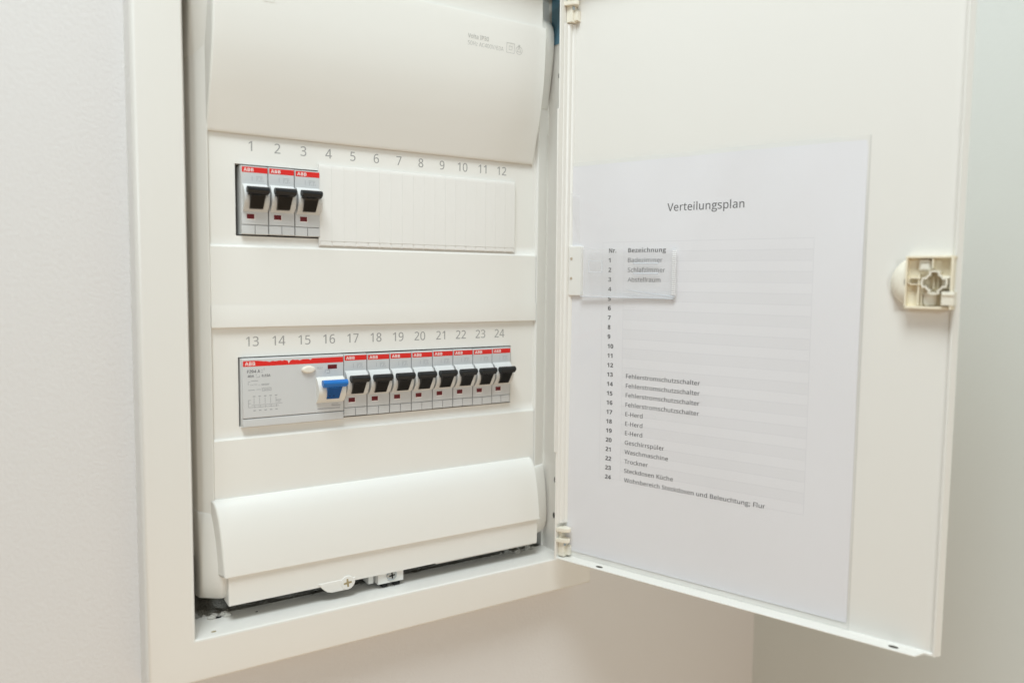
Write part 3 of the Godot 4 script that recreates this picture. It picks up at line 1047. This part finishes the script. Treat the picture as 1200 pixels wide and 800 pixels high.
func paper_sheet() -> void:
	var place := door_place()
	var t := thing("printed_sheet", "white printed circuit list in the sleeve on the inside of the door", "paper", Vector3.ZERO)
	t.transform = place
	var top := 13.1
	var s := curved(8.1, 218.1, top - 297.0, top, 0.0)
	var sheet := obj("sheet", s, M.paper, t, 80.0)
	s = sh()
	onto_sheet(s, "Verteilungsplan", 88.3, -23.6, 5.4, 55.4)
	obj("title", s, M.ink_soft, t)
	var rows := {1: "Badezimmer", 2: "Schlafzimmer", 3: "Abstellraum", 13: "Fehlerstromschutzschalter", 14: "Fehlerstromschutzschalter", 15: "Fehlerstromschutzschalter", 16: "Fehlerstromschutzschalter", 17: "E-Herd", 18: "E-Herd", 19: "E-Herd", 20: "Geschirrspüler", 21: "Waschmaschine", 22: "Trockner", 23: "Steckdosen Küche", 24: "Wohnbereich Steckdosen und Beleuchtung; Flur"}
	var ref := letters("Wohnbereich Steckdosen und Beleuchtung; Flur", 3.1)
	var m := 0.0
	for p in ref.v: m = maxf(m, p.x)
	var kx := 106.3 / m
	s = sh()
	onto_sheet(s, "Nr.", 42.0, -51.9, 3.1, 6.4, "bold")
	onto_sheet(s, "Bezeichnung", 58.2, -51.9, 3.1, 30.0, "bold")
	obj("table_heading", s, M.ink, t)
	for r in range(1, 25):
		var y := -51.9 - 7.06 * r
		s = sh()
		var l := letters(str(r), 3.1, 0.0, "bold")
		var wmax := 0.0
		for p in l.v: wmax = maxf(wmax, p.x)
		onto_sheet(s, str(r), 41.8, y, 3.1, wmax * kx, "bold")
		obj("row_number", s, M.ink, t)
		if rows.has(r):
			s = sh()
			l = letters(rows[r], 3.1)
			wmax = 0.0
			for p in l.v: wmax = maxf(wmax, p.x)
			onto_sheet(s, rows[r], 58.2, y, 3.1, wmax * kx)
			obj("row_entry", s, M.ink, t)
	# clear sleeve round the sheet
	t = thing("clear_sleeve", "clear plastic sleeve around the printed circuit list", "plastic sleeve", Vector3.ZERO)
	t.transform = place
	s = curved(3.2, 219.6, -287.6, 16.0, 0.45)
	obj("front_film", s, M.sleeve, t, 80.0)
	s = sh()
	s.box(V(3.2, -288.0, -8.7), V(219.6, -287.3, -7.6), 0.1)
	s.box(V(219.3, -287.3, -8.7), V(219.9, 16.0, -7.4), 0.1)
	obj("welded_edge", s, M.clear, t)
	s = sh()
	s.tri(V(4.0, -6.0, -6.9), V(17.0, -44.0, -6.3), V(16.0, -8.0, -6.2))
	s.tri(V(4.0, -6.0, -7.0), V(16.0, -8.0, -6.3), V(17.0, -44.0, -6.4))
	obj("folded_corner", s, M.sleeve, t)
	# holder stuck to the door, its clear flap in front of the sheet
	t = thing("label_holder", "small clear plastic label holder with a ribbed edge, clipped over the sheet", "label holder", Vector3.ZERO)
	t.transform = place
	s = sh()
	s.prism(rounded(7.2, -84.0, 19.0, -46.6, 1.0), -8.8, -6.2, 0.5)
	var base := obj("base", s, mat(Color(0.90, 0.89, 0.865), 0.4), t)
	for y in [-56.0, -71.0]:
		s = sh()
		s.prism(disc(9.6, y, 1.1, 14), -6.3, -5.9, 0.2)
		obj("rivet", s, mat(Color(0.72, 0.66, 0.58), 0.4), t)
	s = sh()
	s.prism(rounded(19.0, -84.6, 98.6, -49.0, 3.0, 5, [1, 1, 0, 0]), -5.6, -4.7, 0.3)
	obj("flap", s, M.clear, t)
	s = sh()
	for k in 22:
		s.box(V(94.6, -81.6 + k * 1.42, -4.75), V(97.4, -80.8 + k * 1.42, -4.15), 0.2)
	obj("grip_ribs", s, mat(Color(0.96, 0.96, 0.96), 0.25), t)
	s = sh()
	s.box(V(64.0, -60.4, -4.75), V(84.0, -59.2, -4.2), 0.3)
	s.box(V(64.0, -67.6, -4.75), V(84.0, -66.4, -4.2), 0.3)
	obj("raised_line", s, M.edge, t)
	s = sh()
	outline(s, [P(26.0, -66.5), P(38.0, -66.5), P(38.0, -57.5), P(26.0, -57.5)], 0.5, Transform3D(Basis(), V(0, 0, -4.65)))
	obj("moulded_field", s, M.edge, t)
	s = sh()
	s.box(V(19.0, -84.9, -6.4), V(96.0, -84.1, -4.3), 0.25)
	obj("lower_edge", s, M.edge, t)
	s = sh()
	s.prism(prof_y([P(58.0, -78.6), P(60.0, -79.2), P(97.0, -83.6), P(97.0, -82.6)]), -4.75, -4.3, 0.15)
	obj("stiffener", s, M.edge, t)
